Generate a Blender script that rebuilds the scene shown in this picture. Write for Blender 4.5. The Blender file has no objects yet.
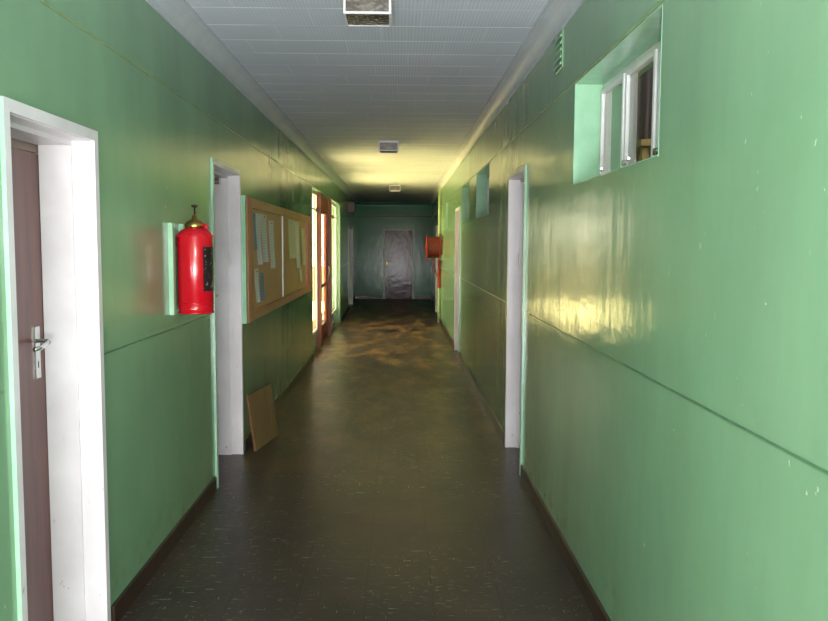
import bpy, bmesh, math, random
from mathutils import Vector, Matrix
random.seed(4)
C = bpy.context.scene.collection
S = bpy.context.scene
PI = math.pi

# ------------------------------------------------------------------ camera
def rot_rows(p, y, r):
    f = Vector((math.sin(y)*math.cos(p), math.cos(y)*math.cos(p), -math.sin(p)))
    rt = Vector((math.cos(y), -math.sin(y), 0)); up = rt.cross(f)
    c, s = math.cos(r), math.sin(r)
    return rt*c+up*s, -rt*s+up*c, f
cr, cu, cf = rot_rows(0.0814, 0.0190, 0.0048)
cam_d = bpy.data.cameras.new('camera'); cam = bpy.data.objects.new('camera', cam_d); C.objects.link(cam)
cam_d.lens = 799.0/828*36; cam_d.sensor_width = 36; cam_d.clip_start = .02; cam_d.clip_end = 400
cam.matrix_world = Matrix(((cr.x, cu.x, -cf.x, 0), (cr.y, cu.y, -cf.y, 0), (cr.z, cu.z, -cf.z, 1.6), (0, 0, 0, 1)))
S.camera = cam

# ------------------------------------------------------------------ world, lights, exposure
S.view_settings.view_transform = 'Standard'; S.view_settings.look = 'None'
S.view_settings.gamma = 1; S.view_settings.use_curve_mapping = False
S.view_settings.exposure = 0.0
w = bpy.data.worlds.new('world'); S.world = w; w.use_nodes = True
w.node_tree.nodes['Background'].inputs[0].default_value = (1.0, .90, .62, 1)
w.node_tree.nodes['Background'].inputs[1].default_value = 6.0

def area(name, loc, target, sx, sy, power, col, spread=PI):
    d = bpy.data.lights.new(name, 'AREA'); d.shape = 'RECTANGLE'; d.size = sx; d.size_y = sy
    d.energy = power; d.color = col; d.spread = spread
    o = bpy.data.objects.new(name, d); C.objects.link(o); o.location = loc
    o.rotation_euler = (Vector(target)-Vector(loc)).to_track_quat('-Z', 'Y').to_euler()
    return o
# camera flash, unseen uplight added behind the photographer to brighten the ceiling, sunlit ground outside the garden door
area('camera_flash', (.05, -.03, 1.66), (.1, 6, 1.5), .05, .03, 46, (1, .96, .97))
area('added_ceiling_uplight', (-.15, -1.9, .06), (-.15, .6, 5.0), 1.6, 1.8, 800, (.92, .94, 1.0))
area('sunlit_ground_glow', (-5.3, 16.5, .02), (-5.3, 16.5, 3), 7.0, 12.0, 4000, (1.0, .78, .30))
area('added_side_room_fill', (2.7, 3.9, 2.5), (1.5, 4.9, 2.1), .9, .6, 45, (1, .95, .9))  # unseen lamp added to brighten the curtain from behind; the room has no window

# ------------------------------------------------------------------ materials
def srgb(r, g, b):
    f = lambda c: (c/255/12.92) if c/255 <= .04045 else ((c/255+.055)/1.055)**2.4
    return (f(r), f(g), f(b), 1)
class NT:
    def __init__(s, name):
        s.m = bpy.data.materials.new(name); s.m.use_nodes = True
        s.t = s.m.node_tree; s.b = s.t.nodes['Principled BSDF']
        s.tc = s.t.nodes.new('ShaderNodeTexCoord')
    def n(s, typ, **k):
        x = s.t.nodes.new(typ)
        for a, v in k.items(): setattr(x, a, v)
        return x
    def l(s, a, b): s.t.links.new(a, b)
    def mapping(s, sc, loc=(0, 0, 0)):
        m = s.n('ShaderNodeMapping'); m.inputs['Scale'].default_value = sc; m.inputs['Location'].default_value = loc
        s.l(s.tc.outputs['Object'], m.inputs['Vector']); return m.outputs[0]
    def noise(s, sc=(1, 1, 1), scale=5, det=4, rough=.55, loc=(0, 0, 0)):
        x = s.n('ShaderNodeTexNoise'); x.inputs['Scale'].default_value = scale
        x.inputs['Detail'].default_value = det; x.inputs['Roughness'].default_value = rough
        s.l(s.mapping(sc, loc), x.inputs['Vector']); return x.outputs['Fac']
    def ramp(s, fac, a, b, ca=(0, 0, 0, 1), cb=(1, 1, 1, 1)):
        r = s.n('ShaderNodeValToRGB'); e = r.color_ramp.elements
        e[0].position = a; e[1].position = b; e[0].color = ca; e[1].color = cb
        s.l(fac, r.inputs[0]); return r.outputs[0]
    def mix(s, fac, a, b, mode='MIX'):
        x = s.n('ShaderNodeMix', data_type='RGBA', blend_type=mode)
        for i, v in ((0, fac), (6, a), (7, b)):
            if hasattr(v, 'links'): s.l(v, x.inputs[i])
            else: x.inputs[i].default_value = v
        return x.outputs[2]
    def math(s, op, a, b=0.0):
        x = s.n('ShaderNodeMath', operation=op)
        for i, v in ((0, a), (1, b)):
            if hasattr(v, 'links'): s.l(v, x.inputs[i])
            else: x.inputs[i].default_value = v
        return x.outputs[0]
    def sep(s):
        x = s.n('ShaderNodeSeparateXYZ'); s.l(s.tc.outputs['Object'], x.inputs[0]); return x.outputs
    def col(s, v):
        if hasattr(v, 'links'): s.l(v, s.b.inputs['Base Color'])
        else: s.b.inputs['Base Color'].default_value = v
    def rgh(s, v):
        if hasattr(v, 'links'): s.l(v, s.b.inputs['Roughness'])
        else: s.b.inputs['Roughness'].default_value = v
    def bump(s, h, st=.1, d=.01):
        x = s.n('ShaderNodeBump'); x.inputs['Strength'].default_value = st; x.inputs['Distance'].default_value = d
        s.l(h, x.inputs['Height']); s.l(x.outputs[0], s.b.inputs['Normal'])

def simple(name, col, rough=.5, metal=0., var=.12, scale=14, bump=.0, sc=(1, 1, 1)):
    n = NT(name); f = n.noise(sc, scale)
    dark = tuple(c*(1-var) for c in col[:3])+(1,); lite = tuple(min(1, c*(1+var)) for c in col[:3])+(1,)
    n.col(n.ramp(f, .35, .65, dark, lite)); n.rgh(rough); n.b.inputs['Metallic'].default_value = metal
    if bump: n.bump(f, bump, .005)
    return n.m

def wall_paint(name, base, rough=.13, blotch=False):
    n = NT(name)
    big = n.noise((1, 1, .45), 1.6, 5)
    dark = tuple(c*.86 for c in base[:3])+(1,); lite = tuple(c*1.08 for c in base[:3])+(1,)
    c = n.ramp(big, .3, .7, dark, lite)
    # chips and rubs through the enamel
    chips = n.ramp(n.noise((1, 1.0, .5), 34, 3, .6), .715, .74)
    zone = n.ramp(n.noise((1, 1, .8), .9, 2, .5, (3, 1, 2)), .50, .62)
    c = n.mix(n.math('MULTIPLY', chips, zone), c, srgb(190, 200, 170))
    # brown rub marks just above the skirting
    s = n.sep()
    low = n.math('MULTIPLY', n.ramp(s[2], .10, .32, (1, 1, 1, 1), (0, 0, 0, 1)), n.ramp(n.noise((1, 1, 1), 9, 4), .5, .75))
    c = n.mix(n.math('MULTIPLY', low, .5), c, srgb(104, 96, 66))
    n.col(c)
    n.rgh(n.math('ADD', n.math('MULTIPLY', n.noise((1, 1, .4), 3.0, 3), .12), rough-.06))
    h = n.math('ADD', n.math('ADD', n.noise((1, 1.0, .28), 3.2, 3), n.math('MULTIPLY', n.noise((1, .25, 1), 7, 2), .6)), n.math('MULTIPLY', n.noise((1, 1, .6), 60, 2), .035))
    if blotch: n.b.inputs['Specular IOR Level'].default_value = .18
    if blotch: h = n.noise((1, 1, 1), 5, 4)
    n.bump(h, .22 if blotch else .35, .014)
    return n.m

M = {}
M['green'] = wall_paint('green_gloss_enamel', srgb(127, 164, 129), .16)
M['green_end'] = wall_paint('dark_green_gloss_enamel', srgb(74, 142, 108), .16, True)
M['green_trim'] = simple('pale_green_enamel', srgb(152, 196, 164), .22, var=.06, bump=.05)
M['seam'] = simple('joint_strip_paint', srgb(140, 160, 104), .3, var=.15)
M['seam_dark'] = simple('dark_joint_paint', srgb(52, 84, 60), .35)
M['joint_green'] = simple('worn_green_joint_paint', srgb(84, 122, 90), .3)
M['skirting'] = simple('dark_brown_skirting_paint', srgb(58, 42, 34), .35, var=.3, scale=8)
M['brown_floor_edge'] = M['skirting']

n = NT('white_frame_paint')
f = n.noise((1, 1, 1), 3)
c = n.ramp(f, .3, .7, srgb(214, 206, 210), srgb(232, 226, 230))
s = n.sep()
chip = n.math('MULTIPLY', n.ramp(n.noise((1, 1, .5), 40, 3), .68, .74), n.ramp(s[2], .05, .9, (1, 1, 1, 1), (.05, .05, .05, 1)))
c = n.mix(chip, c, srgb(130, 96, 80)); n.col(c); n.rgh(.3)
M['white'] = n.m
M['white_plain'] = simple('white_steel_paint', srgb(226, 222, 224), .3, var=.04)

n = NT('ceiling_board')
s = n.sep()
fy = n.math('FRACT', n.math('DIVIDE', s[1], .335))
row = n.math('FLOOR', n.math('DIVIDE', s[1], .335))
line = n.math('LESS_THAN', fy, .045)
cx = n.n('ShaderNodeCombineXYZ'); n.l(n.math('MULTIPLY', s[0], .9), cx.inputs[0]); n.l(n.math('MULTIPLY', row, 7.31), cx.inputs[1])
nz = n.n('ShaderNodeTexNoise'); nz.inputs['Scale'].default_value = 1.3; nz.inputs['Detail'].default_value = 1; n.l(cx.outputs[0], nz.inputs['Vector'])
vis = n.math('ADD', n.math('MULTIPLY', n.ramp(nz.outputs['Fac'], .44, .50), .7), .3)
fx = n.math('FRACT', n.math('ADD', n.math('DIVIDE', s[0], .61), n.math('MULTIPLY', row, .37)))
linex = n.math('MULTIPLY', n.math('LESS_THAN', fx, .012), .30)
base = n.ramp(n.noise((1, 1, 1), 1.2, 4), .3, .7, srgb(208, 211, 222), srgb(222, 225, 234))
ribs = n.n('ShaderNodeTexWave', wave_type='BANDS', bands_direction='X'); ribs.inputs['Scale'].default_value = 16; ribs.inputs['Distortion'].default_value = .6
n.l(n.tc.outputs['Object'], ribs.inputs['Vector'])
base = n.mix(n.math('MULTIPLY', ribs.outputs['Fac'], .22), base, srgb(166, 168, 178))
c = n.mix(n.math('MAXIMUM', n.math('MULTIPLY', line, vis), linex), base, srgb(254, 254, 254))
n.col(c); n.rgh(.85); n.b.inputs['Specular IOR Level'].default_value = .25; n.bump(n.math('SUBTRACT', ribs.outputs['Fac'], n.math('MULTIPLY', line, .8)), .3, .004)
M['ceiling'] = n.m
M['cornice'] = simple('grey_cornice_paint', srgb(200, 203, 210), .5, var=.06, scale=4)

n = NT('worn_vinyl_floor')
s = n.sep()
tx = n.math('FRACT', n.math('DIVIDE', n.math('ADD', s[0], 5.03), .305)); ty = n.math('FRACT', n.math('DIVIDE', s[1], .305))
joint = n.math('MAXIMUM', n.math('LESS_THAN', tx, .016), n.math('LESS_THAN', ty, .016))
base = n.ramp(n.noise((1, 1, 1), 1.7, 6, .6), .32, .68, srgb(54, 45, 43), srgb(76, 61, 52))
cb = n.n('ShaderNodeTexWhiteNoise', noise_dimensions='2D'); cc = n.n('ShaderNodeCombineXYZ')
n.l(n.math('FLOOR', n.math('DIVIDE', n.math('ADD', s[0], 5.03), .305)), cc.inputs[0]); n.l(n.math('FLOOR', n.math('DIVIDE', s[1], .305)), cc.inputs[1]); n.l(cc.outputs[0], cb.inputs['Vector'])
base = n.mix(n.math('MULTIPLY', cb.outputs['Value'], .25), base, srgb(40, 44, 48))
worn_glow = n.ramp(n.noise((1.2, .5, 1), 2.6, 7, .65, (4, 2, 0)), .47, .66)
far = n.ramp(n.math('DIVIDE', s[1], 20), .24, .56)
base = n.mix(n.math('MULTIPLY', n.math('MULTIPLY', worn_glow, far), .7), base, srgb(176, 132, 80))  # worn patches, tinted golden to paint in the far floor's reflected glow
def streaks(sc, rotz, loc, thr):
    mp = n.n('ShaderNodeMapping'); mp.inputs['Scale'].default_value = sc; mp.inputs['Rotation'].default_value = (0, 0, rotz); mp.inputs['Location'].default_value = loc
    n.l(n.tc.outputs['Object'], mp.inputs['Vector'])
    x = n.n('ShaderNodeTexNoise'); x.inputs['Scale'].default_value = 1; x.inputs['Detail'].default_value = 3; n.l(mp.outputs[0], x.inputs['Vector'])
    return n.ramp(x.outputs['Fac'], thr, thr+.03)
st = n.math('MAXIMUM', streaks((14, 150, 1), 0, (1, 2, 0), .672), streaks((9, 90, 1), .6, (5, 2, 0), .672))
st = n.math('MAXIMUM', st, n.math('MULTIPLY', streaks((120, 16, 1), .1, (9, 2, 0), .68), .8))
zone = n.ramp(n.noise((1, 1, 1), 1.5, 2, .5, (7, 3, 1)), .40, .60)
st = n.math('MULTIPLY', st, n.math('ADD', n.math('MULTIPLY', zone, .9), .1))
c = n.mix(st, base, srgb(190, 184, 160))
c = n.mix(n.math('MULTIPLY', joint, .55), c, srgb(24, 22, 20))
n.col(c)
n.rgh(n.math('ADD', n.math('MULTIPLY', n.noise((1, .6, 1), 4, 5, .6, (2, 2, 2)), .10), .29)); n.b.inputs['Specular IOR Level'].default_value = .32
n.bump(n.math('SUBTRACT', n.math('MULTIPLY', n.noise((1, 1, 1), 7, 3), .8), n.math('MULTIPLY', joint, .5)), .14, .01)
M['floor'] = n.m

def wood(name, a, b, rough=.35, axis=2, scale=10):
    n = NT(name); sc = [1, 1, 1]; sc[axis] = .08
    f = n.noise(tuple(sc), scale*2.2, 6, .6)
    n.col(n.ramp(f, .3, .7, a, b)); n.rgh(rough); n.bump(f, .08, .003); return n.m
M['leaf'] = wood('red_brown_varnished_door', srgb(88, 46, 42), srgb(118, 68, 60), .3)
M['leaf_top'] = wood('greyed_brown_transom', srgb(120, 96, 88), srgb(142, 116, 106), .4, 1)
M['timber'] = wood('orange_brown_timber', srgb(112, 48, 28), srgb(146, 68, 40), .42)
M['board_frame'] = wood('salmon_brown_board_frame', srgb(180, 108, 76), srgb(206, 132, 96), .4, 1)
M['board_side'] = wood('reddish_board_stile', srgb(184, 96, 74), srgb(208, 120, 94), .4)
M['ply'] = wood('plywood', srgb(128, 102, 64), srgb(150, 122, 78), .55, 2, 6)
M['ply_edge'] = simple('plywood_edge', srgb(122, 78, 46), .7)
M['room_wood'] = wood('pale_room_wood', srgb(150, 120, 70), srgb(180, 146, 92), .5, 1)
M['cork'] = simple('cork_pinboard', srgb(226, 182, 126), .8, var=.14, scale=90, bump=.2)
n = NT('purple_brown_gloss_door'); f = n.noise((1, 1, .5), 4, 6, .65)
c = n.ramp(f, .3, .75, srgb(84, 44, 58), srgb(118, 68, 84))
n.col(n.mix(n.ramp(n.noise((1, 1, .3), 12, 5), .62, .72), c, srgb(60, 40, 46))); n.rgh(.14); n.b.inputs['Specular IOR Level'].default_value = .14; n.bump(n.noise((1, 1, 1), 6, 3), .3, .012); M['purple'] = n.m
M['red'] = simple('red_enamel', srgb(190, 12, 32), .18, var=.03)
M['reel_red'] = simple('dull_red_paint', srgb(158, 44, 24), .45, var=.15)
M['hose'] = simple('red_brown_hose', srgb(118, 38, 26), .5)
M['brass'] = simple('tarnished_brass', srgb(176, 140, 78), .3, 1., var=.25, scale=30)
M['chrome'] = simple('satin_chrome', srgb(200, 200, 200), .2, 1., var=.05)
M['dark_metal'] = simple('dark_metal', srgb(62, 54, 44), .4, .8)
M['black'] = simple('black_plastic', srgb(24, 22, 24), .5)
M['peel'] = simple('flaked_white_plaster', srgb(206, 212, 214), .7)
M['pipe'] = simple('pale_yellow_green_enamel', srgb(186, 206, 150), .3)
M['vent'] = simple('pale_green_grille', srgb(150, 190, 160), .4)
M['curtain'] = simple('grey_mauve_curtain', srgb(160, 140, 140), .9, var=.15, scale=8)
_c = M['curtain'].node_tree; _t = _c.nodes.new('ShaderNodeBsdfTranslucent'); _t.inputs[0].default_value = srgb(176, 156, 160); _m = _c.nodes.new('ShaderNodeMixShader'); _m.inputs[0].default_value = .5
_c.links.new(_c.nodes['Principled BSDF'].outputs[0], _m.inputs[1]); _c.links.new(_t.outputs[0], _m.inputs[2]); _c.links.new(_m.outputs[0], _c.nodes['Material Output'].inputs[0])
M['room'] = simple('dim_room_plaster', srgb(150, 150, 140), .8)
M['earth'] = simple('sandy_ground', srgb(196, 176, 132), .9, scale=2)
M['outer'] = simple('cream_render', srgb(208, 196, 160), .9, scale=2)
M['brown_box'] = simple('brown_bakelite', srgb(110, 84, 60), .4)
n = NT('lantern_glass'); v = n.n('ShaderNodeTexVoronoi'); v.inputs['Scale'].default_value = 42; n.l(n.tc.outputs['Object'], v.inputs['Vector'])
n.col(n.ramp(n.noise((1, 1, 1), 14), .3, .7, srgb(90, 82, 78), srgb(126, 118, 110))); n.rgh(.26); n.bump(v.outputs['Distance'], .5, .010); M['lantern'] = n.m
n = NT('lantern_base_glass'); v = n.n('ShaderNodeTexVoronoi'); v.inputs['Scale'].default_value = 42; n.l(n.tc.outputs['Object'], v.inputs['Vector'])
n.col(n.ramp(n.noise((1, 1, 1), 9), .3, .7, srgb(56, 46, 30), srgb(86, 80, 56))); n.rgh(.2); n.bump(v.outputs['Distance'], .6, .01); M['lantern_base'] = n.m
n = NT('window_glass'); n.b.inputs['Base Color'].default_value = (.92, .96, .93, 1); n.b.inputs['Transmission Weight'].default_value = 1; n.rgh(.02); n.b.inputs['IOR'].default_value = 1.1
M['glass'] = n.m
def paper(name, col):
    n = NT(name); s = n.sep()
    rows = n.math('LESS_THAN', n.math('FRACT', n.math('MULTIPLY', s[2], 42)), .35)
    words = n.ramp(n.noise((1, 60, 42), 1, 1), .42, .48)
    n.col(n.mix(n.math('MULTIPLY', n.math('MULTIPLY', rows, words), .22), col, srgb(70, 70, 84))); n.rgh(.7); return n.m
M['paper'] = paper('printed_paper', srgb(236, 238, 226))
M['paper_blue'] = paper('blue_paper', srgb(140, 158, 168))
M['paper_yellow'] = paper('cream_paper', srgb(236, 230, 190))
n = NT('black_label'); s = n.sep()
n.col(n.mix(n.ramp(n.noise((1, 1, 1), 60, 2), .60, .64), srgb(30, 20, 22), srgb(150, 120, 120))); n.rgh(.4); M['label'] = n.m

# ------------------------------------------------------------------ mesh helpers
def link(name, bm, mats, parent=None, smooth=False, bevel=0, seg=2):
    if bevel:
        bmesh.ops.bevel(bm, geom=[e for e in bm.edges if e.calc_face_angle(0) > .6], offset=bevel, segments=seg, profile=.5, affect='EDGES')
    bmesh.ops.recalc_face_normals(bm, faces=bm.faces[:])
    me = bpy.data.meshes.new(name); bm.to_mesh(me); bm.free()
    if not isinstance(mats, (list, tuple)): mats = [mats]
    for m in mats: me.materials.append(m)
    if smooth:
        for p in me.polygons: p.use_smooth = True
    o = bpy.data.objects.new(name, me); C.objects.link(o)
    if parent: o.parent = parent
    return o
def box(bm, x0, x1, y0, y1, z0, z1, mi=0, top=None):
    vs = [bm.verts.new(p) for p in ((x0, y0, z0), (x1, y0, z0), (x1, y1, z0), (x0, y1, z0), (x0, y0, z1), (x1, y0, z1), (x1, y1, z1), (x0, y1, z1))]
    fs = []
    for q in ((0, 3, 2, 1), (4, 5, 6, 7), (0, 1, 5, 4), (1, 2, 6, 5), (2, 3, 7, 6), (3, 0, 4, 7)):
        f = bm.faces.new([vs[i] for i in q]); f.material_index = mi; fs.append(f)
    return vs, fs      # faces: bottom, top, -y, +x, +y, -x
def bx(*a):
    bm = bmesh.new(); box(bm, *a); return bm
def lathe(bm, prof, seg=40, c=(0, 0), axis='z', mi=0):
    rings = []
    for r, z in prof:
        ring = []
        for k in range(seg):
            a = 2*PI*k/seg
            p = (c[0]+r*math.cos(a), c[1]+r*math.sin(a), z) if axis == 'z' else (z, c[0]+r*math.cos(a), c[1]+r*math.sin(a))
            ring.append(bm.verts.new(p))
        rings.append(ring)
    for a, b in zip(rings, rings[1:]):
        for k in range(seg):
            f = bm.faces.new((a[k], a[(k+1) % seg], b[(k+1) % seg], b[k])); f.material_index = mi
    bm.faces.new(rings[0][::-1]).material_index = mi; bm.faces.new(rings[-1]).material_index = mi
def tube(bm, pts, r, seg=10):
    pts = [Vector(p) for p in pts]; rings = []
    for i, p in enumerate(pts):
        t = (pts[min(i+1, len(pts)-1)]-pts[max(i-1, 0)]).normalized()
        u = t.cross(Vector((0, 0, 1)) if abs(t.z) < .9 else Vector((1, 0, 0))).normalized(); v = t.cross(u)
        rings.append([bm.verts.new(p+(u*math.cos(2*PI*k/seg)+v*math.sin(2*PI*k/seg))*r) for k in range(seg)])
    for a, b in zip(rings, rings[1:]):
        for k in range(seg): bm.faces.new((a[k], a[(k+1) % seg], b[(k+1) % seg], b[k]))
    bm.faces.new(rings[0][::-1]); bm.faces.new(rings[-1])
def tag(o, label=None, cat=None, group=None, kind=None):
    if label: o['label'] = label
    if cat: o['category'] = cat
    if group: o['group'] = group
    if kind: o['kind'] = kind
    return o
def thing(name, label, cat, loc=(0, 0, 0), group=None, kind=None):
    o = bpy.data.objects.new(name, None); C.objects.link(o); o.location = loc; o.empty_display_size = .1
    return tag(o, label, cat, group, kind)
def copy_tree(o, parent=None):
    c = o.copy(); C.objects.link(c)
    if parent: c.parent = parent
    for ch in list(o.children): copy_tree(ch, c)
    return c
def at(o, e):          # parent to e keeping world coordinates (mesh was built in world coordinates)
    o.data.transform(Matrix.Translation(-Vector(e.location))) if o.data.users == 1 else None
    o.parent = e; return o

L, R, H, T = -1.20, .863, 2.85, .26
def wall_mesh(X, thick, ys, zs, openings, xoff=None):
    """skin of a wall whose corridor face is at X(y) and which is `thick` deep (signed)."""
    ys = sorted(set(ys+[v for o in openings for v in o[:2]])); zs = sorted(set(zs+[v for o in openings for v in o[2:4]]))
    solid = {}
    for i in range(len(ys)-1):
        for j in range(len(zs)-1):
            ym, zm = (ys[i]+ys[i+1])/2, (zs[j]+zs[j+1])/2
            solid[i, j] = not any(o[0] < ym < o[1] and o[2] < zm < o[3] for o in openings)
    bm = bmesh.new(); V = {}
    def v(i, j, s):
        k = (i, j, s)
        if k not in V: V[k] = bm.verts.new((X(ys[i])+s*thick, ys[i], zs[j]))
        return V[k]
    for (i, j), ok in solid.items():
        if not ok: continue
        bm.faces.new((v(i, j, 0), v(i+1, j, 0), v(i+1, j+1, 0), v(i, j+1, 0)))
        bm.faces.new((v(i, j, 1), v(i, j+1, 1), v(i+1, j+1, 1), v(i+1, j, 1)))
        for di, dj, a, b in ((-1, 0, (i, j), (i, j+1)), (1, 0, (i+1, j), (i+1, j+1)), (0, -1, (i, j), (i+1, j)), (0, 1, (i, j+1), (i+1, j+1))):
            if not solid.get((i+di, j+dj), False):
                bm.faces.new((v(*a, 0), v(*b, 0), v(*b, 1), v(*a, 1)))
    return bm
YB, YE = -3.0, 23.8
def lx(y): return L if y <= 16.31 else L-(y-16.31)/(YE-16.31)*.12
def rx(y): return R if y <= 17.2 else R+(y-17.2)/(YE-17.2)*.11
Lop = [(2.47, 3.20, 0, 2.02), (5.17, 6.05, 0, 2.13), (11.12, 16.30, 0, 2.40), (20.15, 21.6, 0, 2.05)]
Rop = [(5.46, 6.26, 0, 2.13), (11.35, 12.15, 0, 2.13), (18.3, 19.2, 0, 2.04)]
Wop = [(2.68, 3.99, 1.90, 2.395), (7.73, 9.02, 1.90, 2.395), (9.92, 11.02, 1.90, 2.395), (14.15, 14.85, 1.90, 2.395)]
base = [YB, 16.31, 17.2, YE]
tag(link('wall_left', wall_mesh(lx, -T, base, [0, H], Lop), M['green']), 'glossy green corridor wall on the left, with noticeboard', 'wall', kind='structure')
tag(link('wall_right', wall_mesh(rx, T, base, [0, H], Rop+Wop), M['green']), 'glossy green corridor wall on the right, with high windows', 'wall', kind='structure')
# end wall with door opening
bm = bmesh.new(); d0, d1, dh = -.44, .42, 2.06
box(bm, -1.56, d0, YE, YE+.25, 0, H); box(bm, d1, 1.24, YE, YE+.25, 0, H); box(bm, d0, d1, YE, YE+.25, dh, H); box(bm, d0, d1, YE+.14, YE+.25, 0, dh)
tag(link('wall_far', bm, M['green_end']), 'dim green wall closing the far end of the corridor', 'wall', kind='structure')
# near end: entrance opening that lets daylight in behind the photographer
bm = bmesh.new(); box(bm, L-T, R+T, YB-.2, YB, 2.5, H); box(bm, L-T, L+.15, YB-.2, YB, 0, 2.5); box(bm, R-.15, R+T, YB-.2, YB, 0, 2.5)
tag(link('wall_entrance', bm, M['green']), 'green wall around the entrance behind the viewpoint', 'wall', kind='structure')
bm = bmesh.new(); box(bm, -1.56, 1.24, YB-.2, YE+.3, -.12, 0)
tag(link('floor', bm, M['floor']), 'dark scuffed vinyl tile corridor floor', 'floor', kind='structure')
bm = bmesh.new(); box(bm, -1.56, 1.24, YB-.2, YE+.3, H, H+.15)
tag(link('ceiling', bm, M['ceiling']), 'grey board ceiling with pale transverse joints', 'ceiling', kind='structure')

# cornice: coved profile swept along each side and the end
def prism(bm, pts_a, pts_b):
    a = [bm.verts.new(p) for p in pts_a]; b = [bm.verts.new(p) for p in pts_b]; n_ = len(a)
    for i in range(n_): bm.faces.new((a[i], a[(i+1) % n_], b[(i+1) % n_], b[i]))
    bm.faces.new(a[::-1]); bm.faces.new(b)
prof = [(0, 0), (0, -.105), (.012, -.105), (.014, -.092)]+[(.014+.072*(1-math.cos(t)), -.092+.074*math.sin(t)) for t in (.2, .45, .7, .95, 1.2, 1.45)]+[(.088, -.014), (.1, -.014), (.1, 0)]
def cornice(name, xf, sgn, label):
    bm = bmesh.new()
    segs = [YB, 16.31 if sgn > 0 else 17.2, YE]
    for a, b in zip(segs, segs[1:]):
        prism(bm, [(xf(a)+sgn*p, a, H+q) for p, q in prof], [(xf(b)+sgn*p, b, H+q) for p, q in prof])
    return tag(link(name, bm, M['cornice']), label, 'cornice', kind='structure')
cornice('trim_1', lx, 1, 'grey coved cornice along the top of the left wall')
cornice('trim_2', rx, -1, 'grey coved cornice along the top of the right wall')
bm = bmesh.new(); prism(bm, [(-1.28, YE-p, H+q) for p, q in prof], [(.96, YE-p, H+q) for p, q in prof])
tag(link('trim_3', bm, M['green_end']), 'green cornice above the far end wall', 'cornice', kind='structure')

# horizontal joints in the wall panelling
def strips(name, xf, sgn, z, hh, dep, gaps, mat, label):
    bm = bmesh.new(); y = YB; cuts = []
    for a, b in sorted(gaps): cuts.append((y, a)); y = b
    cuts.append((y, YE))
    for a, b in cuts:
        pts = [a]+[q for q in (16.31, 17.2) if a < q < b]+[b]
        for p, q in zip(pts, pts[1:]):
            prism(bm, [(xf(p)-sgn*.002, p, z), (xf(p)+sgn*dep, p, z), (xf(p)+sgn*dep, p, z+hh), (xf(p)-sgn*.002, p, z+hh)],
                      [(xf(q)-sgn*.002, q, z), (xf(q)+sgn*dep, q, z), (xf(q)+sgn*dep, q, z+hh), (xf(q)-sgn*.002, q, z+hh)])
    return tag(link(name, bm, mat), label, 'trim', kind='structure')
m_ = .05
gl = [(a-m_, b+m_) for a, b, _, _ in Lop]; gr = [(a-m_, b+m_) for a, b, _, _ in Rop]
strips('trim_4', lx, 1, 2.405, .007, .003, [], M['seam'], 'yellowish upper joint line along the left wall')
strips('trim_5', rx, -1, 2.400, .007, .003, [], M['seam'], 'yellowish upper joint line along the right wall')
strips('trim_6', lx, 1, 1.150, .005, .002, gl, M['joint_green'], 'thin lower joint line along the left wall')
strips('trim_7', rx, -1, 1.145, .006, .003, gr, M['joint_green'], 'thin lower joint line along the right wall')
strips('baseboard_left', lx, 1, 0, .09, .016, gl, M['skirting'], 'dark brown skirting along the left wall')
strips('baseboard_right', rx, -1, 0, .09, .016, gr, M['skirting'], 'dark brown skirting along the right wall')
bm = bmesh.new(); box(bm, -1.28, d0-.05, YE-.016, YE+.002, 0, .09); box(bm, d1+.05, .95, YE-.016, YE+.002, 0, .09)
tag(link('baseboard_far', bm, M['skirting']), 'dark skirting under the far end wall', 'skirting', kind='structure')
bm = bmesh.new(); box(bm, -1.28, .955, YE-.012, YE+.002, 2.43, 2.46)
tag(link('trim_8', bm, M['dark_metal']), 'thin dark rail across the far end wall', 'trim', kind='structure')
bm = bmesh.new(); box(bm, -1.28, d0-.05, YE-.006, YE+.002, 1.15, 1.16); box(bm, d1+.05, .95, YE-.006, YE+.002, 1.15, 1.16)
tag(link('trim_9', bm, M['seam_dark']), 'lower joint line across the far end wall', 'trim', kind='structure')

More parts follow.
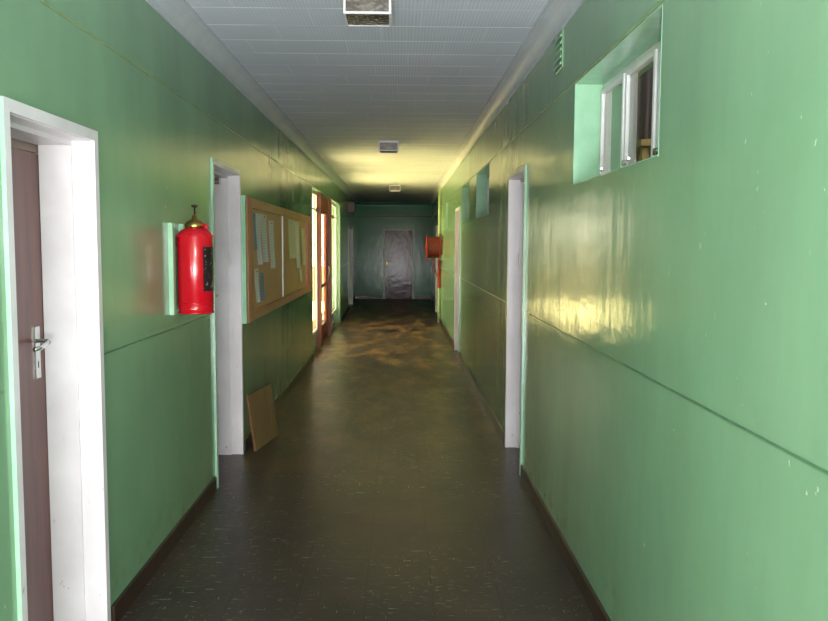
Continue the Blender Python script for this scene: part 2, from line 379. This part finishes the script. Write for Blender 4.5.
# ------------------------------------------------------------------ doors
def door(name, side, y0, y1, h, label, handle_far=True, leafmat='leaf', hinge=False, xf=None):
    X = (L if side < 0 else R) if xf is None else xf
    s = -1 if side < 0 else 1          # outward from corridor
    e = thing(name, label, 'door', (X, (y0+y1)/2, 0), kind='structure')
    t = .038; pr = .014; D = T-.015
    bm = bmesh.new()
    def fb(xa, xb, ya, yb, za, zb, green_near=False):
        x0, x1 = sorted((X+s*xa, X+s*xb)); vs, fs = box(bm, x0, x1, ya, yb, za, zb)
        if green_near: fs[2].material_index = 1
    # architrave lip on the corridor face
    fb(-pr, .004, y0-.012, y0+t-.012, 0, h+.02, True); fb(-pr, .004, y1-t+.012, y1+.012, 0, h+.02)
    fb(-pr, .004, y0+t-.012, y1-t+.012, h-.02, h+.02)
    # lining, two thicknesses that make the rebate
    for ya, yb in ((y0, y0+.022), (y1-.022, y1)): fb(.004, D, ya, yb, 0, h)
    fb(.004, D, y0+.022, y1-.022, h-.022, h)
    for ya, yb in ((y0+.022, y0+.036), (y1-.036, y1-.022)): fb(.075, D-.045, ya, yb, 0, h-.022)
    fb(.075, D-.045, y0+.036, y1-.036, h-.04, h-.022)
    at(link('door_frame', bm, [M['white'], M['green_trim']]), e)
    # leaf at the back of the wall
    lf = bx(*sorted((X+s*(D-.043), X+s*(D-.003))), y0+.024, y1-.024, .008, h-.075)
    lf = at(link('door_leaf', lf, M[leafmat]), e)
    tp = at(link('transom_panel', bx(*sorted((X+s*(D-.040), X+s*(D-.004))), y0+.024, y1-.024, h-.071, h-.024), M['leaf_top']), e)
    yh = y1-.105 if handle_far else y0+.105
    hx = X+s*(D-.043); sg = -s
    bm = bmesh.new(); box(bm, *sorted((hx+sg*.0, hx+sg*.007)), yh-.02, yh+.02, 1.08, 1.28)
    pl = link('handle_plate', bm, M['chrome'], bevel=.003); pl.data.transform(Matrix.Translation(-Vector(e.location))); pl.parent = lf; pl['label'] = 'chrome escutcheon plate'
    bm = bmesh.new(); dr = -1 if handle_far else 1
    tube(bm, [(hx+sg*.003, yh, 1.225), (hx+sg*.045, yh, 1.225), (hx+sg*.055, yh+dr*.012, 1.222), (hx+sg*.055, yh+dr*.09, 1.208), (hx+sg*.046, yh+dr*.115, 1.206)], .0085, 12)
    lv = link('handle_lever', bm, M['chrome'], smooth=True); lv.data.transform(Matrix.Translation(-Vector(e.location))); lv.parent = lf; lv['label'] = 'curved chrome door lever'
    bm = bmesh.new(); box(bm, *sorted((hx+sg*.0065, hx+sg*.0078)), yh-.003, yh+.003, 1.12, 1.145)
    kh = link('keyhole', bm, M['black']); kh.data.transform(Matrix.Translation(-Vector(e.location))); kh.parent = lf
    if hinge:
        for z in (1.45,):
            bm = bmesh.new(); lathe(bm, [(.008, z), (.008, z+.09)], 10, (X+s*.06, y1-.044))
            at(link('hinge', bm, M['white_plain']), e)
        bm = bmesh.new(); box(bm, *sorted((X+s*.12, X+s*.17)), y1-.11, y1-.05, h-.09, h-.045)
        at(link('door_catch', bm, M['chrome'], bevel=.004), e)
    return e, lf
d1_, leaf1 = door('door_1', -1, 2.47, 3.20, 2.02, 'red-brown door in white frame, nearest on the left with chrome lever')
note = bx(L-T+.060, L-T+.0615, 2.555, 2.72, 1.42, 1.66)
tag(link('paper_notice', note, M['paper']), 'small pale notice taped to the nearest red-brown door', 'notice')
door('door_2', -1, 5.17, 6.05, 2.13, 'white-framed doorway on the left between extinguisher and noticeboard', hinge=True)
door('door_3', 1, 5.46, 6.26, 2.13, 'white-framed doorway on the right wall, nearest the high window', hinge=True)
door('door_4', 1, 11.35, 12.15, 2.13, 'pinkish-white framed doorway farther along the right wall')
door('door_5', -1, 20.15, 21.6, 2.05, 'dim white-framed doorway on the left near the far end', leafmat='purple', xf=lx(20.9)+.012)
door('door_6', 1, 18.3, 19.2, 2.04, 'dim white-framed doorway on the right beyond the hose reel', leafmat='purple', xf=rx(18.75))
# far end door
e = thing('door_7', 'glossy purple-brown door in the middle of the far end wall', 'door', (0, YE, 0), kind='structure')
bm = bmesh.new()
for a, b in ((d0-.03, d0+.03), (d1-.03, d1+.03)): box(bm, a, b, YE-.016, YE+.1, 0, dh+.03)
box(bm, d0+.03, d1-.03, YE-.016, YE+.1, dh-.02, dh+.03)
at(link('door_frame', bm, M['seam']), e)
lf = at(link('door_leaf', bx(d0+.033, d1-.033, YE+.01, YE+.05, .01, dh-.024), M['purple']), e)
bm = bmesh.new(); box(bm, d0+.06, d0+.10, YE+.002, YE+.01, 1.03, 1.12); tube(bm, [(d0+.08, YE+.004, 1.12), (d0+.08, YE-.04, 1.12), (d0+.19, YE-.04, 1.115)], .009)
hd = link('door_handle', bm, M['brass']); hd.data.transform(Matrix.Translation((0, -YE, 0))); hd.parent = lf; hd['label'] = 'dull metal handle'
bm = bmesh.new(); box(bm, -.02, .005, YE+.004, YE+.01, 1.60, 1.65)
hd = link('door_sign', bm, M['peel']); hd.data.transform(Matrix.Translation((0, -YE, 0))); hd.parent = lf; hd['label'] = 'small pale plate'

# ------------------------------------------------------------------ garden door screen on the left
def local(o, e): return at(o, e)
e = thing('door_8', 'orange-brown timber door frame between two tall bright side windows', 'door frame', (-1.24, 13.4, 0), kind='structure')
at(link('near_post', bx(-1.32, -1.215, 12.50, 12.60, 0, 2.398), M['timber'], bevel=.004), e)
at(link('far_post', bx(-1.31, -1.20, 14.20, 14.32, 0, 2.398), M['timber'], bevel=.004), e)
at(link('door_stop', bx(-1.325, -1.288, 14.16, 14.25, 0, 2.16), M['timber'], bevel=.004), e)
at(link('head_rail', bx(-1.31, -1.24, 12.603, 14.197, 2.17, 2.24), M['timber']), e)
at(link('overhead_panel', bx(-1.29, -1.25, 12.603, 14.197, 2.243, 2.397), M['timber']), e)
bm = bmesh.new(); box(bm, -1.30, -1.262, 12.605, 12.70, .01, 2.165); box(bm, -1.30, -1.262, 13.85, 14.155, .01, 2.165)
box(bm, -1.30, -1.262, 12.70, 13.85, .01, .28); box(bm, -1.30, -1.262, 12.70, 13.85, 2.11, 2.165); box(bm, -1.298, -1.264, 12.70, 13.85, .90, .95)
dl = at(link('door_leaf', bm, M['timber'], bevel=.003), e)
g = at(link('glass_pane', bx(-1.285, -1.281, 12.702, 13.848, .282, 2.108), M['glass']), e); g.parent = dl
bm = bmesh.new(); tube(bm, [(-1.262, 13.95, 1.03), (-1.225, 13.95, 1.03), (-1.22, 13.95, 1.05), (-1.22, 13.95, 1.2), (-1.225, 13.95, 1.22), (-1.262, 13.95, 1.22)], .008)
g = at(link('pull_handle', bm, M['chrome'], smooth=True), e); g.parent = dl
def side_window(name, y0, y1, label):
    e = thing(name, label, 'window', (-1.29, y0, 0), kind='structure')
    bm = bmesh.new(); x0, x1 = -1.305, -1.275; zt = 2.395; zb = .262
    box(bm, x0, x1, y0+.002, y0+.04, zb, zt); box(bm, x0, x1, y1-.04, y1-.002, zb, zt)
    box(bm, x0, x1, y0+.04, y1-.04, zb, zb+.03); box(bm, x0, x1, y0+.04, y1-.04, zt-.04, zt)
    box(bm, x0+.004, x1-.004, y0+.04, y1-.04, 2.12, 2.15)
    if y1-y0 > 1.5: box(bm, x0+.004, x1-.004, (y0+y1)/2-.015, (y0+y1)/2+.015, zb+.03, 2.12)
    at(link('window_frame', bm, M['white_plain']), e)
    at(link('glass_pane', bx(-1.292, -1.288, y0+.042, y1-.042, zb+.032, zt-.042), M['glass']), e)
    at(link('apron_panel', bx(-1.45, -1.28, y0+.002, y1-.002, .002, .26), M['green']), e)
    bm = bmesh.new(); yy = y0+1.2 if y1-y0 < 1.5 else y0+.9
    box(bm, -1.273, -1.245, yy, yy+.12, 2.10, 2.16)
    at(link('window_catch', bm, M['dark_metal']), e)
side_window('window_5', 11.125, 12.495, 'bright tall side window left of the timber garden door frame')
side_window('window_6', 14.33, 16.295, 'bright tall side window right of the timber garden door frame')
bm = bmesh.new(); box(bm, -12, -1.56, 4, 60, -.3, -.02)
tag(link('garden_ground', bm, M['earth']), 'sunlit sandy ground outside the garden door', 'ground', kind='structure')
bm = bmesh.new(); box(bm, -12.3, -12, 4, 60, -.3, 1.9)
tag(link('wall_garden', bm, M['outer']), 'cream garden wall outside the left windows', 'wall', kind='structure')

# ------------------------------------------------------------------ high windows on the right
def high_window(name, y0, y1, n_, label, sash=True):
    z0, z1 = 1.90, 2.395; e = thing(name, label, 'window', (R+.15, (y0+y1)/2, z0), kind='structure')
    xa, xb = R+.14, R+.18
    bm = bmesh.new(); t = .022
    box(bm, xa, xb, y0+.001, y0+t, z0+.001, z1-.001); box(bm, xa, xb, y1-t, y1-.001, z0+.001, z1-.001)
    box(bm, xa, xb, y0+t, y1-t, z0+.001, z0+t); box(bm, xa, xb, y0+t, y1-t, z1-t-.012, z1-.001)
    w_ = (y1-y0)/n_
    for k in range(1, n_): box(bm, xa, xb, y0+k*w_-.013, y0+k*w_+.013, z0+t, z1-t-.012)
    at(link('window_frame', bm, M['white_plain'], bevel=.003), e)
    for k in range(n_):
        a, b = y0+k*w_+(t if k == 0 else .013)+.002, y0+(k+1)*w_-(t if k == n_-1 else .013)-.002
        za, zb = z0+t+.002, z1-t-.014; q = .020
        bm = bmesh.new(); x0, x1 = xa-.018, xa+.012
        box(bm, x0, x1, a, a+q, za, zb); box(bm, x0, x1, b-q, b, za, zb); box(bm, x0, x1, a+q, b-q, za, za+q); box(bm, x0, x1, a+q, b-q, zb-q, zb)
        sh = at(link('sash', bm, M['white_plain'], bevel=.002), e)
        g = link('glass_pane', bx(xa-.003, xa+.001, a+q-.001, b-q+.001, za+q-.001, zb-q+.001), M['glass']); g.data.transform(Matrix.Translation(-Vector(e.location))); g.parent = sh
        if sash:
            bm = bmesh.new(); ym = (a+b)/2
            tube(bm, [(x0-.006, b-.03, za+.040), (x0-.035, ym, za+.034), (x0-.06, ym-.09, za+.030)], .005, 8)
            box(bm, x0-.012, x0, b-.05, b-.01, za+.025, za+.050)
            st_ = link('window_stay', bm, M['chrome']); st_.data.transform(Matrix.Translation(-Vector(e.location))); st_.parent = sh
    return e
high_window('window_1', 2.68, 3.99, 3, 'large high white-framed window nearest on the right wall')
high_window('window_2', 7.73, 9.02, 2, 'high window on the right wall, just beyond the right doorway', False)
high_window('window_3', 9.92, 11.02, 2, 'small high window between window and farther right doorway', False)
high_window('window_4', 14.15, 14.85, 1, 'farthest narrow high window on the right wall before the hose reel', False)
for y0, y1, k, d in ((2.68, 3.99, 10, 'nearest'), (7.73, 9.02, 11, 'second'), (9.92, 11.02, 12, 'third'), (14.15, 14.85, 13, 'farthest')):
    bm = bmesh.new(); z0, z1 = 1.90, 2.395; x0, x1 = R-.001, R+.139
    box(bm, x0, x1, y1-.004, y1-.0005, z0, z1); box(bm, x0, x1, y0+.0005, y0+.004, z0, z1)
    box(bm, x0, x1, y0+.004, y1-.004, z1-.004, z1-.0005); box(bm, x0-.003, x1, y0+.004, y1-.004, z0+.0005, z0+.004)
    tag(link('trim_%d' % k, bm, M['green_trim']), 'pale green reveal lining of the %s high window' % d, 'window reveal', kind='structure')

# side room behind the high windows
bm = bmesh.new(); x0, x1, y0, y1 = R+T+.01, 4.2, .8, 16.5
box(bm, x1, x1+.1, y0, y1, 0, 2.9); box(bm, x0, x1, y0-.1, y0, 0, 2.9); box(bm, x0, x1, y1, y1+.1, 0, 2.9)
tag(link('wall_side_room', bm, M['room']), 'plain walls of the dim room behind the high windows', 'wall', kind='structure')
bm = bmesh.new(); box(bm, 1.25, x1+.1, y0-.1, y1+.1, 2.9, 3.0)
tag(link('ceiling_side_room', bm, M['room']), 'ceiling of the dim room behind the high windows', 'ceiling', kind='structure')
bm = bmesh.new(); box(bm, 1.25, x1+.1, y0-.1, y1+.1, -.1, 0)
tag(link('floor_side_room', bm, M['room']), 'floor of the dim room behind the high windows', 'floor', kind='structure')
def curtain(y0, y1, x, z0, z1, label):
    bm = bmesh.new(); N = 90; prev = None
    for k in range(N+1):
        y = y0+(y1-y0)*k/N; xx = x+.035*math.sin(k*.75)+.012*math.sin(k*.31)
        cur = (bm.verts.new((xx, y, z0)), bm.verts.new((xx*.98+x*.02, y, z1)))
        if prev: bm.faces.new((prev[0], cur[0], cur[1], prev[1]))
        prev = cur
    o = link('curtain', bm, M['curtain'], smooth=True); md = o.modifiers.new('thick', 'SOLIDIFY'); md.thickness = .006
    return tag(o, label, 'curtain')
curtain(4.25, 5.35, 1.56, 1.5, 2.72, 'grey-mauve curtain seen through the nearest high window')
tag(link('curtain_rail', (lambda b: (box(b, 1.53, 1.57, 3.5, 5.5, 2.725, 2.755), b)[1])(bmesh.new()), M['dark_metal']), 'dark rail carrying the mauve curtain in the side room', 'curtain rail')
# wooden chair-back like frame on a cupboard seen low in the pane
e = thing('storage_rack', 'pale wooden rack below the curtain, seen through the nearest high window', 'rack', (2.0, 5.1, 0))
for (xa, ya) in ((1.30, 4.30), (1.42, 4.30), (1.30, 4.92), (1.42, 4.92)): at(link('leg', bx(xa, xa+.035, ya, ya+.045, 0, 2.13), M['room_wood']), e)
at(link('shelf', bx(1.28, 1.47, 4.26, 5.0, 2.132, 2.165), M['room_wood']), e)
at(link('shelf', bx(1.337, 1.418, 4.26, 5.0, 1.60, 1.64), M['room_wood']), e)
at(link('centre_post', bx(1.36, 1.40, 4.58, 4.68, 1.642, 2.13), M['room_wood']), e)
tag(link('wall_partition', bx(R+T+.012, 4.19, 5.6, 5.7, 0, 2.89), M['green']), 'green cross wall of the room behind the nearest high window', 'wall', kind='structure')

# ------------------------------------------------------------------ ceiling lanterns
def lantern(y):
    e = thing('ceiling_light', 'x', 'ceiling light', (0, 0, 0), 'box lanterns along the ceiling')
    w_, hh, t = .117, .12, .011
    bm = bmesh.new()
    for sx in (-1, 1):
        for sy in (-1, 1): box(bm, *sorted((sx*w_, sx*(w_-t))), *sorted((sy*w_, sy*(w_-t))), -hh, -.008)
    for s_ in (-1, 1):
        for za, zb in ((-hh, -hh+t), (-.02, -.008)):
            box(bm, -w_+t, w_-t, *sorted((s_*w_, s_*(w_-t))), za, zb); box(bm, *sorted((s_*w_, s_*(w_-t))), -w_+t, w_-t, za, zb)
    link('lantern_frame', bm, M['white_plain'], e)
    link('mounting_plate', bx(-w_-.012, w_+.012, -w_-.012, w_+.012, -.008, 0), M['white_plain'], e)
    for a in range(4):
        bm = bmesh.new(); box(bm, -w_+t, w_-t, -w_+.004, -w_+.008, -hh+t, -.02)
        bmesh.ops.rotate(bm, verts=bm.verts, cent=(0, 0, 0), matrix=Matrix.Rotation(a*PI/2, 3, 'Z'))
        link('side_glass', bm, M['lantern'], e)
    link('base_glass', bx(-w_+t, w_-t, -w_+t, w_-t, -hh+.003, -hh+.007), M['lantern_base'], e)
    return e
lt = lantern(0)
for i, (x, y, lb) in enumerate(((-.160, 4.14, 'nearest box ceiling lantern, cut by the top of the view'), (-.13, 9.85, 'middle box ceiling lantern where the ceiling turns yellow'), (-.09, 16.9, 'farthest small box ceiling lantern in the dim ceiling'))):
    o = lt if i == 0 else copy_tree(lt); o.location = (x, y, H); o['label'] = lb

# ------------------------------------------------------------------ extinguisher and battens
def batten(X0, X1, y0, y1, z0, z1, label, group=None):
    e = tag(link('wall_batten', bx(X0, X1, y0, y1, z0, z1), M['green_trim'], bevel=.002), label, 'batten', group); return e
batten(L, L+.024, 4.19, 4.235, 1.23, 1.71, 'pale green upright batten to the left of the red extinguisher')
batten(L, L+.024, 4.40, 4.445, 1.23, 1.71, 'pale green upright batten hidden behind the red extinguisher')
EX, EY, EZ = -1.088, 4.30, 1.232
e = thing('fire_extinguisher', 'red fire extinguisher with brass cap hanging on the left wall', 'fire extinguisher', (EX, EY, EZ))
r = .092
bm = bmesh.new(); lathe(bm, [(r-.006, 0), (r-.001, .004), (r-.001, .052), (r-.004, .055), (r, .062), (r, .405), (r-.002, .415), (r-.009, .430), (r-.022, .444), (r-.038, .453), (r-.050, .457), (.03, .459)], 56)
body = link('cylinder', bm, M['red'], e, smooth=True)
bm = bmesh.new()
for z in (.0, .048): lathe(bm, [(r-.002, z), (r+.003, z+.002), (r+.003, z+.008), (r-.002, z+.010)], 56)
link('base_band', bm, M['red'], body, smooth=True)
bm = bmesh.new()
for k in range(28):
    a = 2*PI*k/28; lathe(bm, [(.003, .408), (.004, .410), (.004, .414), (.001, .417)], 6, ((r+.001)*math.cos(a), (r+.001)*math.sin(a)))
link('shoulder_rivets', bm, M['red'], body)
bm = bmesh.new(); lathe(bm, [(.050, .455), (.053, .460), (.053, .470), (.051, .477), (.045, .486), (.034, .494), (.016, .501), (.010, .522), (.006, .526)], 32)
cap = link('brass_cap', bm, M['brass'], e, smooth=True)
bm = bmesh.new(); lathe(bm, [(.0045, .525), (.0045, .560), (.014, .564), (.018, .569), (.017, .575), (.006, .578)], 20)
link('plunger_knob', bm, M['dark_metal'], cap, smooth=True)
bm = bmesh.new(); tube(bm, [(.035, -.02, .468), (.060, -.03, .470), (.070, -.032, .460), (.073, -.033, .448)], .009, 12)
link('nozzle', bm, M['red'], cap, smooth=True)
bm = bmesh.new(); prev = None
for k in range(13):
    a = math.radians(-52+k*6.4); cur = (bm.verts.new(((r+.0012)*math.cos(a), (r+.0012)*math.sin(a), .12)), bm.verts.new(((r+.0012)*math.cos(a), (r+.0012)*math.sin(a), .355)))
    if prev: bm.faces.new((prev[0], cur[0], cur[1], prev[1]))
    prev = cur
link('instruction_label', bm, M['label'], body, smooth=True)
bm = bmesh.new(); box(bm, -r-.020, -r+.012, -.010, .010, .36, .40); box(bm, -(EX-L)+.0, -(EX-L)+.012, -.05, .05, .35, .41)
box(bm, -(EX-L)+.012, -r-.018, -.01, .01, .37, .39)
link('hanging_bracket', bm, M['dark_metal'], e)
# batten before the noticeboard
batten(L, L+.045, 6.06, 6.11, 1.0, 1.97, 'pale green upright batten between the white doorway and noticeboard')
bm = bmesh.new()

# ------------------------------------------------------------------ noticeboard
b0, b1, z0, z1 = 6.17, 10.55, .995, 1.965; XB = L
e = thing('noticeboard', 'long brown-framed cork noticeboard with papers on the left wall', 'noticeboard', (XB, (b0+b1)/2, z0))
fw = .075
def part(name, m, *a, par=None, bev=.003):
    o = at(link(name, bx(*a), M[m], bevel=bev), e)
    if par: o.parent = par
    return o
part('frame_side', 'board_side', XB, XB+.042, b0, b0+.20, z0, z1); part('frame_side', 'board_side', XB, XB+.042, b1-.38, b1, z0, z1)
part('frame_top', 'board_frame', XB, XB+.042, b0+.20, b1-.38, z1-fw, z1); part('frame_bottom', 'board_frame', XB, XB+.042, b0+.20, b1-.38, z0, z0+fw)
part('inner_moulding', 'timber', XB+.020, XB+.026, b0+.202, b0+.25, z0+fw+.002, z1-fw-.002)
ym = 8.12
part('cork_panel', 'cork', XB, XB+.020, b0+.202, ym-.002, z0+fw+.002, z1-fw-.002, bev=0); part('cork_panel', 'cork', XB, XB+.020, ym+.002, b1-.382, z0+fw+.002, z1-fw-.002, bev=0)
part('divider_strip', 'white_plain', XB+.0205, XB+.032, ym-.022, ym+.022, z0+fw+.002, z1-fw-.002)
pins = [(6.38, 6.49, 1.56, 1.855, 'paper_blue', 0, 'blue sheet at the left end of the noticeboard'),
        (6.50, 6.72, 1.43, 1.86, 'paper', .01, 'long white sheet, first right of the blue sheet on the noticeboard'),
        (6.77, 7.02, 1.45, 1.86, 'paper', -.01, 'long white sheet, second right of the blue sheet on the noticeboard'),
        (7.16, 7.42, 1.38, 1.82, 'paper', .01, 'long white sheet just left of the noticeboard divider'),
        (6.41, 6.58, 1.12, 1.40, 'paper', .02, 'lower white sheet at the left end of the noticeboard'),
        (6.66, 6.84, 1.12, 1.36, 'paper_blue', -.03, 'small bluish curled sheet low on the left noticeboard panel'),
        (8.30, 8.85, 1.45, 1.87, 'paper_yellow', 0, 'wide cream sheet right of the noticeboard divider'),
        (8.87, 9.20, 1.33, 1.86, 'paper', .02, 'long sheet in the middle of the right noticeboard panel'),
        (9.24, 9.40, 1.16, 1.32, 'paper', .10, 'tilted sheet hanging lowest on the right noticeboard panel'),
        (9.42, 9.72, 1.36, 1.80, 'paper_yellow', -.05, 'cream sheet at the right end of the noticeboard')]
for i, (a, b, c0, c1, mt, tilt, lb) in enumerate(pins):
    sh_ = .12 if a < 8 else .22
    a += sh_; b += sh_
    bm = bmesh.new(); N = 6; W_ = b-a; Hh = c1-c0; g = []
    for u in range(N+1):
        row_ = []
        for v_ in range(N+1):
            y = (u/N-.5)*W_; z = (v_/N-.5)*Hh; lift = .004+.0007*i+(.016*((1-v_/N)**2)*(abs(u/N-.5)*2)**2)
            row_.append(bm.verts.new((lift, y*math.cos(tilt)-z*math.sin(tilt), y*math.sin(tilt)+z*math.cos(tilt))))
        g.append(row_)
    for u in range(N):
        for v_ in range(N): bm.faces.new((g[u][v_], g[u+1][v_], g[u+1][v_+1], g[u][v_+1]))
    o = link('notice_paper', bm, M[mt]); o.location = (XB+.0175, (a+b)/2, (c0+c1)/2); md = o.modifiers.new('thick', 'SOLIDIFY'); md.thickness = .0012
    tag(o, lb, 'paper', 'papers pinned on the noticeboard')
    bm = bmesh.new(); lathe(bm, [(.006, .004), (.007, .012), (.004, .016)], 10, (0, Hh/2-.02), 'x'); link('pin', bm, M['chrome'], o, smooth=True)

# ------------------------------------------------------------------ leaning board
B1 = Vector((-1.105, 6.12, .001)); B2 = Vector((-1.015, 6.66, .001)); d = (B2-B1).normalized(); nn = Vector((-d.y, d.x, 0))
upv = (nn*.06+Vector((0, 0, .435))); thn = d.cross(upv).normalized()*.016
bm = bmesh.new()
a = [B1, B2, B2+upv, B1+upv]; va = [bm.verts.new(p) for p in a]; vb = [bm.verts.new(p-thn if thn.x > 0 else p+thn) for p in a]
bm.faces.new(va); bm.faces.new(vb[::-1])
for i in range(4):
    f = bm.faces.new((va[i], va[(i+1) % 4], vb[(i+1) % 4], vb[i])); f.material_index = 1
tag(link('plywood_board', bm, [M['ply'], M['ply_edge']]), 'tan plywood offcut leaning against the left wall under the noticeboard', 'board')

# ------------------------------------------------------------------ hose reel and riser
PX, PY = .832, 16.60
e = thing('riser_pipe', 'pale green upright pipe on the right wall, red below the hose reel', 'pipe', (PX, PY, 0))
bm = bmesh.new(); lathe(bm, [(.027, .0), (.027, .72)], 20); link('lower_pipe', bm, M['pipe'], e, smooth=True)
bm = bmesh.new(); lathe(bm, [(.027, 1.3), (.027, H-.0)], 20); link('upper_pipe', bm, M['pipe'], e, smooth=True)
bm = bmesh.new(); lathe(bm, [(.027, .72), (.036, .722), (.036, .76), (.027, .765), (.027, .93), (.045, .95), (.045, 1.02), (.027, 1.04), (.027, 1.3)], 20); link('valve_pipe', bm, M['reel_red'], e, smooth=True)
bm = bmesh.new(); lathe(bm, [(.01, -.10), (.045, -.095), (.045, -.08), (.012, -.075), (.012, -.03)], 16, (0, 1.0), 'x'); link('valve_wheel', bm, M['brass'], e, smooth=True)
e = thing('hose_reel', 'red fire hose reel mounted on the right wall near the far end', 'hose reel', (PX-.02, 16.38, 1.55))
def disc(x0, x1, r_): bm = bmesh.new(); lathe(bm, [(r_-.01, x0), (r_, x0+.004), (r_, x1-.004), (r_-.01, x1)], 36, (0, 0), 'x'); return bm
e.location = (R-.163, 16.2, 1.56)
link('outer_flange', disc(-.150, -.133, .275), M['reel_red'], e, smooth=False)
link('inner_flange', disc(.117, .133, .275), M['reel_red'], e)
bm = bmesh.new(); pr_ = []
for k in range(9):
    x = -.131+k*.027; pr_ += [(.205, x), (.222, x+.0135)]
pr_.append((.205, .115)); lathe(bm, pr_, 36, (0, 0), 'x'); link('wound_hose', bm, M['hose'], e, smooth=True)
bm = bmesh.new(); lathe(bm, [(.05, -.175), (.05, -.152)], 20, (0, 0), 'x'); link('hub', bm, M['reel_red'], e)
bm = bmesh.new(); box(bm, .135, .163, -.05, .05, -.15, .15); link('wall_bracket', bm, M['reel_red'], e)
bm = bmesh.new(); tube(bm, [(-.02, .0, -.215), (-.02, .04, -.30), (.02, .1, -.42), (.06, .2, -.52)], .014); link('hose_tail', bm, M['hose'], e, smooth=True)

# ------------------------------------------------------------------ small items
e = thing('wall_vent', 'small pale slatted air vent high on the right wall', 'vent', (R, 4.40, 2.64))
link('vent_plate', bx(-.006, 0, -.10, .10, -.095, .10), M['green'], e)
for k in range(5):
    bm = bmesh.new(); z = -.075+k*.036; box(bm, -.014, -.006, -.085, .085, z, z+.012)
    for v in bm.verts:
        if v.co.x < -.01: v.co.z -= .008
    link('slat', bm, M['vent'], e)
e = thing('wall_siren', 'small brown box high on the left wall near the far end', 'siren', (lx(20)+.0, 20.0, 2.5))
link('housing', bx(0, .16, -.08, .08, -.09, .16), M['brown_box'], e, bevel=.02)
bm = bmesh.new(); lathe(bm, [(.02, -.13), (.05, -.092)], 16, (.08, 0)); link('lower_horn', bm, M['dark_metal'], e, smooth=True)
# flaked patches on and under the right cornice
def flake(y, z, w_, h_, label, x=None):
    bm = bmesh.new(); N = 12; c = []
    for k in range(N):
        a = 2*PI*k/N; q = random.uniform(.6, 1.1); c.append((math.cos(a)*w_*q, math.sin(a)*h_*q))
    prism(bm, [(0, p, q) for p, q in c], [(-.004, p, q) for p, q in c])
    o = link('plaster_flake', bm, M['peel']); o.location = (R+.001 if x is None else x, y, z); tag(o, label, 'paint flake', 'flaked plaster patches under the right cornice')
flake(4.42, 2.775, .05, .035, 'white plaster flake below the right cornice just above the wall vent')
flake(4.9, 2.76, .07, .020, 'white plaster flake below the right cornice just beyond the wall vent')
flake(6.5, 2.755, .12, .026, 'white plaster flake below the right cornice above the near right doorway')
flake(7.3, 2.69, .05, .03, 'white plaster flake beyond the near right doorway, under the cornice')
